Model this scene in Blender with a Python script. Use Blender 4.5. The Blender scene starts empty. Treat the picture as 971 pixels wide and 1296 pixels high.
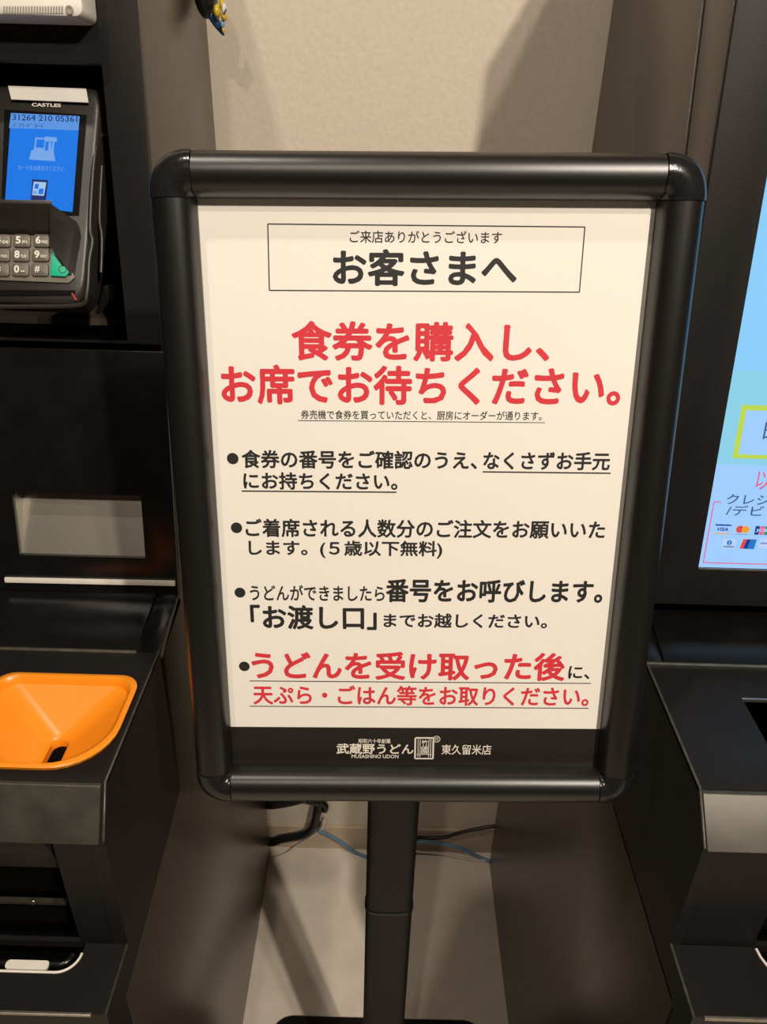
import bpy, bmesh, math, random
from mathutils import Vector, Matrix
random.seed(4)
S = bpy.context.scene
COL = S.collection

# ------------------------------------------------------------------ camera (phone held between the two machines)
F, CX, CY, H = 975.0, 485.5, 648.0, 1.35
down = Vector(((437.5-CX)/F, (2360-CY)/F, 1)).normalized()        # where plumb lines meet, camera axes x right, y down, z forward
XW = Vector((down.y, -down.x, 0)).normalized()
ZW = -down
YW = ZW.cross(XW)
CAM = Vector((0, 0, H))
def c2w(d): return Vector((XW.dot(d), YW.dot(d), ZW.dot(d)))
cam_d = bpy.data.cameras.new('camera'); cam = bpy.data.objects.new('camera', cam_d); COL.objects.link(cam)
r_, u_, b_ = c2w(Vector((1,0,0))), c2w(Vector((0,-1,0))), c2w(Vector((0,0,-1)))
cam.matrix_world = Matrix(((r_.x,u_.x,b_.x,0),(r_.y,u_.y,b_.y,0),(r_.z,u_.z,b_.z,H),(0,0,0,1)))
cam_d.sensor_fit = 'VERTICAL'; cam_d.sensor_height = 36; cam_d.lens = F*36/1296
cam_d.clip_start = .02
S.camera = cam

# ------------------------------------------------------------------ light
w = bpy.data.worlds.new('room_ambient'); S.world = w; w.use_nodes = True
w.node_tree.nodes['Background'].inputs[0].default_value = (1, .82, .62, 1)
w.node_tree.nodes['Background'].inputs[1].default_value = .02
WARM = (1, .88, .755)
def lamp(name, loc, aim, power, radius=.034, angle=110, blend=.5):
    d = bpy.data.lights.new(name, 'SPOT'); o = bpy.data.objects.new(name, d); COL.objects.link(o)
    d.energy = power; d.color = WARM; d.shadow_soft_size = radius; d.spot_size = math.radians(angle); d.spot_blend = blend
    o.location = loc
    o.rotation_euler = (Vector(aim)-Vector(loc)).to_track_quat('-Z', 'Y').to_euler()
lamp('ceiling_spot', (.90, -1.20, 2.7), (.03, .6, .7), 162)
lamp('ceiling_spot', (.74, -.70, 2.7), (.03, .6, .7), 50)
lamp('ceiling_spot', (-.30, -1.30, 2.7), (.03, .6, .7), 36)
lamp('ceiling_spot', (-.48, .06, 2.7), (.03, .6, .7), 35)
S.view_settings.view_transform = 'Standard'; S.view_settings.look = 'None'
S.view_settings.exposure = 0; S.view_settings.gamma = 1; S.view_settings.use_curve_mapping = False

# ------------------------------------------------------------------ helpers
def lin(r, g, b):
    f = lambda c: (c/255/12.92) if c/255 <= .04045 else ((c/255+.055)/1.055)**2.4
    return (f(r), f(g), f(b), 1)
def mat(name, col, rough=.5, metal=0, var=.12, bump=0, scale=60, spec=.5, rvar=0, coat=0, aniso=None):
    m = bpy.data.materials.new(name); m.use_nodes = True
    n = m.node_tree; p = n.nodes['Principled BSDF']
    col = col if len(col) == 4 else (*col, 1)
    tc = n.nodes.new('ShaderNodeTexCoord'); nz = n.nodes.new('ShaderNodeTexNoise')
    nz.inputs['Scale'].default_value = scale; nz.inputs['Detail'].default_value = 4
    if aniso:
        mp = n.nodes.new('ShaderNodeMapping'); mp.inputs['Scale'].default_value = aniso
        n.links.new(tc.outputs['Object'], mp.inputs[0]); n.links.new(mp.outputs[0], nz.inputs['Vector'])
    else: n.links.new(tc.outputs['Object'], nz.inputs['Vector'])
    rp = n.nodes.new('ShaderNodeValToRGB')
    rp.color_ramp.elements[0].position = .3; rp.color_ramp.elements[1].position = .7
    rp.color_ramp.elements[0].color = [c*(1-var) for c in col[:3]]+[1]
    rp.color_ramp.elements[1].color = [min(1, c*(1+var)) for c in col[:3]]+[1]
    n.links.new(nz.outputs[0], rp.inputs[0]); n.links.new(rp.outputs[0], p.inputs['Base Color'])
    p.inputs['Roughness'].default_value = rough; p.inputs['Metallic'].default_value = metal
    p.inputs['Specular IOR Level'].default_value = spec
    p.inputs['Coat Weight'].default_value = coat
    if rvar:
        mr = n.nodes.new('ShaderNodeMapRange'); mr.inputs['To Min'].default_value = rough-rvar; mr.inputs['To Max'].default_value = rough+rvar
        n.links.new(nz.outputs[0], mr.inputs[0]); n.links.new(mr.outputs[0], p.inputs['Roughness'])
    if bump:
        bp = n.nodes.new('ShaderNodeBump'); bp.inputs['Strength'].default_value = bump; bp.inputs['Distance'].default_value = .002
        n.links.new(nz.outputs[0], bp.inputs['Height']); n.links.new(bp.outputs[0], p.inputs['Normal'])
    return m
def glow(name, col, strength):
    m = bpy.data.materials.new(name); m.use_nodes = True
    p = m.node_tree.nodes['Principled BSDF']
    p.inputs['Base Color'].default_value = (.01, .01, .01, 1); p.inputs['Roughness'].default_value = .15
    p.inputs['Emission Color'].default_value = col; p.inputs['Emission Strength'].default_value = strength
    return m
M = dict(
    wall=mat('wall_paint', (.64,.56,.45), .85, var=.04, bump=.22, scale=160),
    floor=mat('floor_vinyl', (.72,.64,.53), .55, var=.06, bump=.05, scale=25),
    base=mat('baseboard_vinyl', (.50,.40,.29), .5, var=.06, scale=30),
    body=mat('bronze_painted_steel', (.056,.044,.034), .29, var=.05, bump=.06, scale=420, spec=.6),
    black=mat('black_painted_steel', (.010,.009,.0085), .50, var=.15, bump=.05, scale=900, spec=.22),
    gloss=mat('glossy_black_plastic', (.006,.006,.006), .22, var=.2, scale=40, spec=.5),
    dark=mat('black_recess', (.003,.003,.003), .9, var=.1, spec=.05),
    fascia=mat('brushed_dark_metal', (.066,.060,.047), .44, metal=.4, var=.25, scale=40, rvar=.06),
    edge=mat('edge_highlight_metal', (.40,.36,.29), .35, metal=.9, var=.2, scale=120),  # bare metal edges, and a pale colour standing in for light on bevels
    edge_dim=mat('black_edge_highlight', (.07,.063,.052), .35, metal=.3, var=.3, scale=150),  # lighter than the black panels to imitate a faint edge highlight
    steel=mat('brushed_steel', (.40,.375,.32), .38, metal=.75, var=.06, scale=50, aniso=(4,60,60)),
    strip=mat('white_plastic_strip', (.80,.75,.66), .4, var=.05),
    orange=mat('orange_moulded_plastic', (.95,.30,.012), .32, var=.03, scale=30, spec=.5),
    anod=mat('black_anodised_aluminium', (.0075,.0068,.006), .33, metal=0, var=.10, bump=.05, scale=120, aniso=(9,500,500), spec=.72),
    cap=mat('black_moulded_plastic', (.012,.012,.012), .18, var=.2, bump=.06, scale=500, spec=.42),
    pole=mat('black_powder_coat', (.008,.0075,.007), .5, var=.2, bump=.05, scale=700, spec=.25),
    paper=mat('poster_paper', (.87,.83,.75), .6, var=.012, scale=12),
    sheet=mat('grey_backing_sheet', (.62,.58,.50), .5, var=.05),
    ink=mat('black_ink', (.016,.015,.014), .6, var=.1),
    red=mat('red_ink', (.68,.034,.05), .6, var=.05),
    band=mat('dark_brown_print', (.013,.0095,.0078), .5, var=.08),
    white=mat('cream_print', (.80,.74,.62), .6, var=.05),
    wplastic=mat('white_abs_plastic', (.82,.78,.70), .4, var=.03),
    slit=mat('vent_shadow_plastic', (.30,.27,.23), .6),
    tgrey=mat('terminal_dark_grey_plastic', (.026,.023,.020), .38, var=.1, bump=.05, scale=500),
    key=mat('grey_rubber_key', (.15,.13,.105), .5, var=.06),
    keyplate=mat('grey_keypad_plate', (.19,.165,.135), .5, var=.06),
    keyink=mat('white_key_print', (.85,.80,.70), .5),
    green=mat('green_rubber_key', (.01,.48,.28), .45, var=.05),
    redp=mat('red_plastic', (.30,.03,.015), .5),
    cable=mat('black_cable_rubber', (.010,.010,.010), .4, var=.2),
    wcable=mat('white_cable_pvc', (.60,.56,.48), .5),
    bcable=mat('blue_cable_pvc', (.13,.26,.38), .5),
    yellow=mat('yellow_glazed_resin', (.75,.52,.03), .3, var=.1),
    blue=mat('blue_glazed_resin', (.015,.075,.17), .3, var=.2),
    lblue=mat('light_blue_glazed_resin', (.20,.36,.52), .3, var=.1),
    wresin=mat('white_glazed_resin', (.82,.78,.70), .3, var=.05),
)
G = dict(
    tb=glow('terminal_screen_blue', lin(18,120,232), .95), tl=glow('terminal_screen_band', lin(92,150,228), .95),
    ti=glow('terminal_screen_icon', lin(120,170,235), .95), tt=glow('terminal_screen_text', lin(24,62,120), .8),
    tp=glow('terminal_screen_navy', lin(20,50,110), .8), tw=glow('terminal_screen_pale', lin(170,200,235), .95),
    s1=glow('screen_sky_blue', lin(140,205,250), 1), s2=glow('screen_aqua', lin(140,208,232), 1), s3=glow('screen_pale_blue', lin(160,205,255), 1),
    sy=glow('screen_lime', lin(190,215,80), 1), sk=glow('screen_ink', lin(60,85,125), 1), sr=glow('screen_red', lin(225,100,135), 1),
    sb=glow('screen_navy', lin(20,50,150), 1), so=glow('screen_orange', lin(240,160,50), 1), sc=glow('screen_scarlet', lin(225,75,65), 1),
    sg=glow('screen_green', lin(40,150,110), 1), sm=glow('screen_mid_blue', lin(30,120,200), 1), sw=glow('screen_white', lin(185,212,248), 1),
    sgy=glow('screen_grey', lin(125,150,190), 1),
)

def onX(px, py, X): d = c2w(Vector(((px-CX)/F, (py-CY)/F, 1))); return CAM + d*(X/d.x)
def onY(px, py, Y): d = c2w(Vector(((px-CX)/F, (py-CY)/F, 1))); return CAM + d*(Y/d.y)
def onZ(px, py, Z): d = c2w(Vector(((px-CX)/F, (py-CY)/F, 1))); return CAM + d*((Z-H)/d.z)
def onP(px, py, p0, n):
    d = c2w(Vector(((px-CX)/F, (py-CY)/F, 1))); return CAM + d*((p0-CAM).dot(n)/d.dot(n))

class Plane:                       # a surface with its own axes: u along the width, v up the slope, w out of it
    def __init__(s, o, u, v):
        s.o = Vector(o); s.u = Vector(u).normalized(); s.v = Vector(v); s.v = (s.v - s.u*s.v.dot(s.u)).normalized(); s.w = s.u.cross(s.v)
    def p(s, a, b, c=0): return s.o + s.u*a + s.v*b + s.w*c
    def uv(s, px, py, w=0):
        q = onP(px, py, s.o + s.w*w, s.w) - s.o
        return q.dot(s.u), q.dot(s.v)
    def at(s, px, py, w=0): return onP(px, py, s.o + s.w*w, s.w)

def obj(name, bm, mats, parent=None, smooth=None, origin=None):
    me = bpy.data.meshes.new(name)
    org = origin or (parent_world(parent) if parent else Vector((0,0,0)))
    bmesh.ops.translate(bm, verts=bm.verts[:], vec=-org)
    bmesh.ops.recalc_face_normals(bm, faces=bm.faces[:])
    bm.to_mesh(me); bm.free()
    for m in (mats if isinstance(mats, (list, tuple)) else [mats]): me.materials.append(m)
    o = bpy.data.objects.new(name, me); COL.objects.link(o)
    if parent:
        o.parent = parent
    o.location = org - (parent_world(parent) if parent else Vector((0,0,0)))
    if smooth is not None:
        for p in me.polygons: p.use_smooth = True
        me.set_sharp_from_angle(angle=math.radians(smooth))
    return o
def parent_world(o):
    v = Vector(o.location)
    while o.parent: o = o.parent; v += Vector(o.location)
    return v
def thing(name, loc, label, cat, group=None):
    o = bpy.data.objects.new(name, None); COL.objects.link(o); o.location = loc
    o.empty_display_size = .05
    return tag(o, label, cat, group)
def tag(o, label, cat, group=None):
    o['label'] = label; o['category'] = cat
    if group: o['group'] = group
    return o
def struct(o): o['kind'] = 'structure'; return o
B = bmesh.new
def face(bm, vs, mi=0):
    f = bm.faces.new(vs); f.material_index = mi; return f
def slab(bm, pts, vec, mi=0):      # polygon given thickness along vec
    vec = Vector(vec)
    a = [bm.verts.new(p) for p in pts]; b = [bm.verts.new(Vector(p)+vec) for p in pts]
    n = len(pts); fs = [face(bm, a, mi), face(bm, b[::-1], mi)]
    for i in range(n): fs.append(face(bm, [a[i], b[i], b[(i+1)%n], a[(i+1)%n]], mi))
    return fs
def box(bm, lo, hi, mi=0):
    (x0,y0,z0),(x1,y1,z1) = lo, hi
    return slab(bm, [(x0,y0,z0),(x1,y0,z0),(x1,y1,z0),(x0,y1,z0)], (0,0,z1-z0), mi)
def yz(bm, prof, x0, x1, mi=0):    # Y-Z outline drawn out along X
    return slab(bm, [(x0,y,z) for y,z in prof], (x1-x0,0,0), mi)
def frame(bm, outer, inner, vec, mi=0):  # plate with an opening
    vec = Vector(vec); t = B()
    rings = []
    for loop in (outer, inner):
        vs = [t.verts.new(p) for p in loop]; rings.append(vs)
        for i in range(len(vs)): t.edges.new((vs[i], vs[(i+1)%len(vs)]))
    bmesh.ops.triangle_fill(t, edges=t.edges[:], use_beauty=True)
    t.verts.index_update()
    va = [bm.verts.new(v.co) for v in t.verts]; vb = [bm.verts.new(v.co+vec) for v in t.verts]
    for f in t.faces:
        ix = [v.index for v in f.verts]
        face(bm, [va[k] for k in ix], mi); face(bm, [vb[k] for k in ix[::-1]], mi)
    o = 0
    for vs in rings:
        n = len(vs)
        for i in range(n):
            a, b = o+i, o+(i+1)%n
            face(bm, [va[a], vb[a], vb[b], va[b]], mi)
        o += n
    t.free()
def bevel(bm, width, seg=2, ang=30):
    bmesh.ops.remove_doubles(bm, verts=bm.verts[:], dist=1e-6)
    bmesh.ops.recalc_face_normals(bm, faces=bm.faces[:])
    es = [e for e in bm.edges if len(e.link_faces) == 2 and e.calc_face_angle(0) > math.radians(ang)]
    bmesh.ops.bevel(bm, geom=es, offset=width, segments=seg, profile=.6, affect='EDGES', clamp_overlap=True)
def loft(bm, loops, mi=0, cap0=False, cap1=False, closed=True):
    rows = [[bm.verts.new(p) for p in l] for l in loops]; n = len(rows[0])
    for a, b in zip(rows, rows[1:]):
        for i in range(n if closed else n-1):
            face(bm, [a[i], a[(i+1)%n], b[(i+1)%n], b[i]], mi)
    if cap0: face(bm, rows[0][::-1], mi)
    if cap1: face(bm, rows[-1], mi)
    return rows
def tube(bm, pts, r, seg=10, mi=0, sub=6):
    P = [Vector(p) for p in pts]; Q = []
    if sub > 1 and len(P) > 2:
        for i in range(len(P)-1):
            p0 = P[max(i-1,0)]; p1 = P[i]; p2 = P[i+1]; p3 = P[min(i+2,len(P)-1)]
            for k in range(sub):
                t = k/sub
                Q.append(.5*((2*p1)+(p2-p0)*t+(2*p0-5*p1+4*p2-p3)*t*t+(3*p1-p0-3*p2+p3)*t**3))
        Q.append(P[-1])
    else: Q = P
    loops = []; up = None
    for i, q in enumerate(Q):
        t = (Q[min(i+1,len(Q)-1)]-Q[max(i-1,0)]).normalized()
        if up is None: up = Vector((0,0,1)) if abs(t.z) < .9 else Vector((1,0,0))
        s = t.cross(up).normalized(); up = s.cross(t).normalized()
        loops.append([q + (s*math.cos(a)+up*math.sin(a))*r for a in [2*math.pi*k/seg for k in range(seg)]])
    loft(bm, loops, mi, True, True)
def rrect(x0, x1, y0, y1, radii, seg=6):   # corners: (x1,y1) (x0,y1) (x0,y0) (x1,y0)
    out = []
    for (cx, cy, sx, sy, a0), r in zip(((x1,y1,-1,-1,0),(x0,y1,1,-1,90),(x0,y0,1,1,180),(x1,y0,-1,1,270)), radii):
        for k in range(seg+1):
            a = math.radians(a0 + 90*k/seg)
            out.append((cx+sx*r+r*math.cos(a), cy+sy*r+r*math.sin(a)))
    return out
def ball(bm, c, rad, axes=None, mi=0, seg=20, rings=12, shape=None):
    c = Vector(c); A = axes or (Vector((1,0,0)),Vector((0,1,0)),Vector((0,0,1)))
    loops = []
    for i in range(1, rings):
        th = math.pi*i/rings; k = shape(i/rings) if shape else 1
        loops.append([c + A[0]*(rad[0]*k*math.sin(th)*math.cos(2*math.pi*j/seg)) + A[1]*(rad[1]*k*math.sin(th)*math.sin(2*math.pi*j/seg)) + A[2]*(rad[2]*math.cos(th)) for j in range(seg)])
    loft(bm, loops, mi, True, True)

_cache = {}
def glyphs(s):                     # outline mesh of a line of lettering, unit size, and its extents
    if s in _cache: return _cache[s]
    cu = bpy.data.curves.new('lettering', 'FONT'); cu.body = s; cu.resolution_u = 3; cu.fill_mode = 'FRONT'
    o = bpy.data.objects.new('lettering', cu); COL.objects.link(o)
    dg = bpy.context.evaluated_depsgraph_get(); dg.update()
    me = bpy.data.meshes.new_from_object(o.evaluated_get(dg))
    vs = [(v.co.x, v.co.y) for v in me.vertices]; fs = [tuple(p.vertices) for p in me.polygons]
    bpy.data.objects.remove(o); bpy.data.curves.remove(cu); bpy.data.meshes.remove(me)
    xs = [v[0] for v in vs]; ys = [v[1] for v in vs]
    r = (vs, fs, min(xs), max(xs), min(ys), max(ys)); _cache[s] = r
    return r
def letters(bm, pl, s, u0, u1, v0, v1, wz, mi, off=0, slant=0):   # lettering filling a rectangle on a plane; off thickens the strokes
    vs, fs, x0, x1, y0, y1 = glyphs(s)
    moves = [(0,0)]
    if off: moves = [(off*math.cos(2*math.pi*k/8), off*math.sin(2*math.pi*k/8)) for k in range(8)]
    if off > .02: moves.append((0,0))
    x0 -= off; x1 += off; y0 -= off; y1 += off
    for k, (mx, my) in enumerate(moves):
        V = []
        for x, y in vs:
            b = (y+my-y0)/(y1-y0)
            V.append(bm.verts.new(pl.p(u0+(x+mx-x0)/(x1-x0)*(u1-u0)+slant*(b-.5)*(v1-v0), v0+b*(v1-v0), wz+k*2e-6)))
        for f in fs:
            try: face(bm, [V[i] for i in f], mi)
            except ValueError: pass
def print_px(bm, pl, s, xl, xr, yt, yb, mi, off=0, wz=.0003, slant=0):   # same, the rectangle read off in photo pixels
    xm, ym = (xl+xr)/2, (yt+yb)/2
    u0 = pl.uv(xl, ym)[0]; u1 = pl.uv(xr, ym)[0]; v1 = pl.uv(xm, yt)[1]; v0 = pl.uv(xm, yb)[1]
    letters(bm, pl, s, u0, u1, v0, v1, wz, mi, off, slant)
def quad_uv(bm, pl, u0, u1, v0, v1, wz, mi): face(bm, [bm.verts.new(pl.p(*q, wz)) for q in ((u0,v0),(u1,v0),(u1,v1),(u0,v1))], mi)
def rule_uv(bm, pl, a, b, t, wz, mi):        # a straight printed rule
    a, b = Vector(a), Vector(b); n = Vector((-(b-a).y, (b-a).x)).normalized()*t/2
    face(bm, [bm.verts.new(pl.p(q.x, q.y, wz)) for q in (a-n, b-n, b+n, a+n)], mi)
def disc_uv(bm, pl, u, v, r, wz, mi, n=24, ry=None): face(bm, [bm.verts.new(pl.p(u+r*math.cos(2*math.pi*k/n), v+(ry or r)*math.sin(2*math.pi*k/n), wz)) for k in range(n)], mi)

# ------------------------------------------------------------------ setting
D = onZ(480, 1072, 0).y                      # the wall, about a metre in front of the lens
bm = B(); box(bm, (-1.6, -1.2, -.05), (1.6, D+.1, 0)); struct(obj('floor', bm, M['floor']))
bm = B(); box(bm, (-1.6, D, 0), (1.6, D+.1, 2.7)); struct(obj('wall_back', bm, M['wall']))
bm = B(); box(bm, (-1.6, D-.007, 0), (1.6, D, .064)); bevel(bm, .002); struct(obj('baseboard_back', bm, M['base']))

# ------------------------------------------------------------------ ticket machines
GAP = .03; YB = D-GAP; TOP = 1.57
XL = onY(273.6, 185, YB).x                   # inner side of the left machine
XR = onY(749, 189.5, YB).x                   # inner side of the right machine
XLO, XRO = XL-.52, XR+.52                    # outer sides
def P2(px, py, X): q = onX(px, py, X); return (q.y, q.z)
def shift(p, dy=0, dz=0): return (p[0]+dy, p[1]+dz)
def lerp(a, b, t): return (a[0]+(b[0]-a[0])*t, a[1]+(b[1]-a[1])*t)
def ext_to(a, b, z): return lerp(a, b, (z-a[1])/(b[1]-a[1]))

# ---- left machine
A0, A1 = P2(171, 0, XL), P2(205.2, 438, XL)
AT = ext_to(A0, A1, TOP)
B0, B1 = P2(207.3, 441, XL), P2(226, 753, XL)
C0 = P2(201, 827, XL)
DK = C0[1]                                   # height of the coin deck
D1 = (P2(136, 998, XL)[0], DK)
YF = P2(132, 1066, XL); YF0 = YF[0]; ZF = YF[1]          # foot of the dark fascia
ZL = P2(163, 1193, XL)[1]                    # height of the delivery ledge
YE = onX(135, 1284, XL).y                    # front of the ledge
S0 = (P2(204, 831, XL)[0], DK-.002); S1 = P2(228, 996, XL); S2 = P2(160, 1253, XL)
lm = thing('ticket_machine', (XL-.26, .7, 0), 'black meal ticket machine at left with orange coin tray and card terminal', 'ticket machine', None)
g = .003
bm = B()
cheek = [(YB,0),(YB,TOP),shift(AT,.011),shift(A1,.011),shift(B0,.011),shift(B1,.006),shift(S0,.012,-.004),S1,S2,(S2[0],0)]
core = [(YB,0),(YB,TOP),shift(AT,.19),shift(A1,.19),shift(B0,.09),(B1[0]+.09,DK-.07),(S0[0]+.012,DK-.07),(S1[0],.60),(S2[0],.60),(S2[0],0)]
t_ = .014
yz(bm, cheek, XL-t_, XL); yz(bm, cheek, XLO, XLO+t_); yz(bm, core, XLO+t_, XL-t_)
bevel(bm, .0015); obj('body', bm, M['body'], lm, 30)
PA = Plane((XL, *A1), (1,0,0), (0, AT[0]-A1[0], AT[1]-A1[1]))
PB = Plane((XL, *B1), (1,0,0), (0, B0[0]-B1[0], B0[1]-B1[1]))
LA = math.hypot(AT[0]-A1[0], AT[1]-A1[1]); LB = math.hypot(B0[0]-B1[0], B0[1]-B1[1])
WL = XL-XLO
# upper panel with the opening for the card terminal
ru, rv = PA.uv(128, 81); rb = PA.uv(150, 432)[1]; ru2 = ru-.20
out4 = [PA.p(-WL,.001), PA.p(0,.001), PA.p(0,LA), PA.p(-WL,LA)]
in4 = [PA.p(ru2,rb), PA.p(ru,rb), PA.p(ru,rv), PA.p(ru2,rv)]
bm = B(); frame(bm, out4, in4, -PA.w*.008); bevel(bm, .0012); obj('upper_panel', bm, M['black'], lm, 30)
bm = B()
dp = .165
loft(bm, [[PA.p(u,v,-.008) for u,v in ((ru2,rb),(ru,rb),(ru,rv),(ru2,rv))], [PA.p(u,v,-dp) for u,v in ((ru2,rb),(ru,rb),(ru,rv),(ru2,rv))]], 0, False, True)
bmesh.ops.solidify(bm, geom=bm.faces[:], thickness=.002); obj('terminal_recess', bm, M['dark'], lm)
# lower panel with the slanted steel return window
q = [PB.uv(*p) for p in ((24,704),(183.5,705.5),(178,627),(15,624))]
wu0, wu1, wv0, wv1 = (q[0][0]+q[3][0])/2, (q[1][0]+q[2][0])/2, (q[0][1]+q[1][1])/2, (q[2][1]+q[3][1])/2
bm = B(); frame(bm, [PB.p(-WL,0), PB.p(0,0), PB.p(0,LB-.003), PB.p(-WL,LB-.003)], [PB.p(*p) for p in ((wu0,wv0),(wu1,wv0),(wu1,wv1),(wu0,wv1))], -PB.w*.006)
bevel(bm, .0008); obj('lower_panel', bm, M['gloss'], lm, 30)
bm = B()
wd = .026
slab(bm, [PB.p(wu0,wv0,-.006), PB.p(wu1,wv0,-.006), PB.p(wu1,wv1,-wd), PB.p(wu0,wv1,-wd)], -PB.w*.002)
slab(bm, [PB.p(wu0,wv0,-.006), PB.p(wu0,wv1,-.006), PB.p(wu0,wv1,-wd)], (-.002,0,0))
slab(bm, [PB.p(wu1,wv0,-.006), PB.p(wu1,wv1,-.006), PB.p(wu1,wv1,-wd)], (.002,0,0))
slab(bm, [PB.p(wu0,wv1,-.006), PB.p(wu1,wv1,-.006), PB.p(wu1,wv1,-wd), PB.p(wu0,wv1,-wd)], PB.v*.002)
obj('return_window', bm, M['steel'], lm)
bm = B()
a = PB.uv(6, 732.5); b = PB.uv(222.5, 737)
slab(bm, [PB.p(a[0]+.001,a[1]-.003,.0002), PB.p(b[0],b[1]-.003,.0002), PB.p(b[0],b[1]+.0025,.0002), PB.p(a[0]+.001,a[1]+.0025,.0002)], PB.w*.003); bevel(bm, .0009)
obj('strip_light', bm, M['strip'], lm, 30)
# sloping sill between panel and deck, split by a groove
bm = B()
gx = onP(186, 790, Vector((XL,*B1)), Vector((0, B1[1]-C0[1], -(B1[0]-C0[0])))).x
prof = [B1, C0, shift(C0,.006,-.012), shift(B1,.006,-.012)]
yz(bm, prof, XLO, gx-.0018); yz(bm, prof, gx+.0018, XL); bevel(bm, .0008)
yz(bm, [shift(p,0,-.003) for p in prof], gx-.002, gx+.002)
obj('sloping_sill', bm, M['gloss'], lm, 30)
# coin deck
tu1 = onZ(176, 870, DK).x; ty1 = onZ(80, 856, DK).y; ty0 = onZ(60, 976.5, DK).y; tu0 = onZ(-11, 870, DK).x
bm = B()
y1 = S0[0]-.003
frame(bm, [(XLO,D1[0],DK),(XL,D1[0],DK),(XL,y1,DK),(XLO,y1,DK)], [(x,y,DK) for x,y in rrect(tu0+.004, tu1-.004, ty0+.004, ty1-.004, (.016,.016,.042,.042), 8)], (0,0,-.004))
bevel(bm, .001)
# cheek of the deck housing, seam kept clear of the body
ch = [(D1[0],DK-.001),(y1,DK-.001),(S1[0]-g,S1[1]-g),(S2[0]-g,S2[1]-g),(S2[0]-g,.02),(YE,.02),(YE,ZL),(YF0,ZL),(YF0,ZF)]
yz(bm, ch, XL-.012, XL); yz(bm, ch, XLO, XLO+.012)
obj('deck_housing', bm, M['black'], lm, 30)
bm = B(); box(bm, (XLO, y1-.003, DK-.002), (gx+.0, y1+.0005, DK+.0012)); bevel(bm, .0008); obj('deck_edge_highlight', bm, M['edge'], lm)  # pale strip in place of light caught by the deck's bevelled back edge
bm = B(); yz(bm, [(D1[0]-.003,DK-.001),(YF0-.003,ZF),(YF0+.006,ZF),(D1[0]+.006,DK-.001)], XLO, XL-.0035); bevel(bm, .001, 3); obj('fascia', bm, M['fascia'], lm, 30)
def side_highlight(px_name, parent, x, dy0, dy1, dz, fz, fy, lz, ley):  # thin lighter tubes imitating the highlight along deck, fascia and ledge sides
    bm = B(); r = .0011
    tube(bm, [(x,dy1,dz), (x,dy0,dz), (x,fy,fz)], r, 6, sub=1)
    obj(px_name, bm, M['edge_dim'], parent, 60); bm = B()
    tube(bm, [(x,fy,lz), (x,ley,lz)], r, 6, sub=1)
    obj(px_name, bm, M['edge_dim'], parent, 60)
side_highlight('edge_highlight', lm, XL-.0008, D1[0], y1, DK, ZF, YF0, ZL, YE)
# orange coin tray
bm = B(); RZ = DK
def tray(off, z, radii): return [(x,y,z) for x,y in rrect(tu0+off, tu1-off, ty0+off, ty1-off, radii, 8)]
sx, sy = onZ(70, 955, DK-.03).x, onZ(70, 955, DK-.03).y-.010
def slot(rx, ry, z): return [(x,y,z) for x,y in rrect(sx-rx, sx+rx, sy-ry, sy+ry, (rx*.95,)*4, 8)]
R0 = (.018,.018,.045,.045)
loft(bm, [tray(.001, RZ+.0002, R0), tray(0, RZ+.0035, R0), tray(.0014, RZ+.0046, R0), tray(.0040, RZ+.0046, R0), tray(.0062, RZ+.002, R0), tray(.0075, RZ-.003, [r*.9 for r in R0]),
          slot(.0135,.030, RZ-.0255), slot(.0095,.0265, RZ-.0275), slot(.0074,.0255, RZ-.0295), slot(.0072,.0252, RZ-.0365)])
ctray = obj('coin_tray', bm, M['orange'], lm, 40)
bm = B(); box(bm, (sx-.012, sy-.027, RZ-.039), (sx+.012, sy+.027, RZ-.0368)); obj('coin_chute', bm, M['dark'], ctray)
# delivery bay under the fascia
hu = onY(72, 1068, YF0+.004).x; hv = onY(100, 1190, YF0+.004).x
hx = (hu+hv)/2; hx0 = hx-.30
bm = B(); yy = YF0+.002
frame(bm, [(XLO+.012,yy,ZL-.01),(XL-.012,yy,ZL-.01),(XL-.012,yy,ZF),(XLO+.012,yy,ZF)], [(hx0,yy,ZL-.002),(hx,yy,ZL-.002),(hx,yy,ZF-.002),(hx0,yy,ZF-.002)], (0,.004,0))
obj('bay_surround', bm, M['black'], lm)
bm = B()
yb2 = yy+.09; zc = ZL-.07
box(bm, (hx0-.004,yb2,zc), (hx+.004,yb2+.004,ZF)); box(bm, (hx0-.006,yy+.004,zc), (hx0-.001,yb2,ZF)); box(bm, (hx+.001,yy+.004,zc), (hx+.006,yb2,ZF))
box(bm, (hx0-.004,YE+.004,zc-.004), (hx+.004,yb2,zc))
obj('bay_lining', bm, M['dark'], lm)
bm = B(); q0 = onY(66, 1098, yy+.03)
yz(bm, [(yy+.006,ZF-.003),(yy+.03,q0.z),(yy+.034,q0.z),(yy+.010,ZF-.003)], hx0, onY(68,1085,yy+.02).x); obj('bay_flap', bm, M['fascia'], lm)
bm = B(); q0 = onY(26, 1143, yy+.05); q1 = onY(84, 1143, yy+.05)
box(bm, (hx0, yy+.05, q0.z-.0015), (q1.x, yy+.055, q0.z+.0015)); ball(bm, onY(42,1142,yy+.049), (.003,.002,.0035))
obj('shutter_edge', bm, M['edge'], lm, 40)
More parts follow.
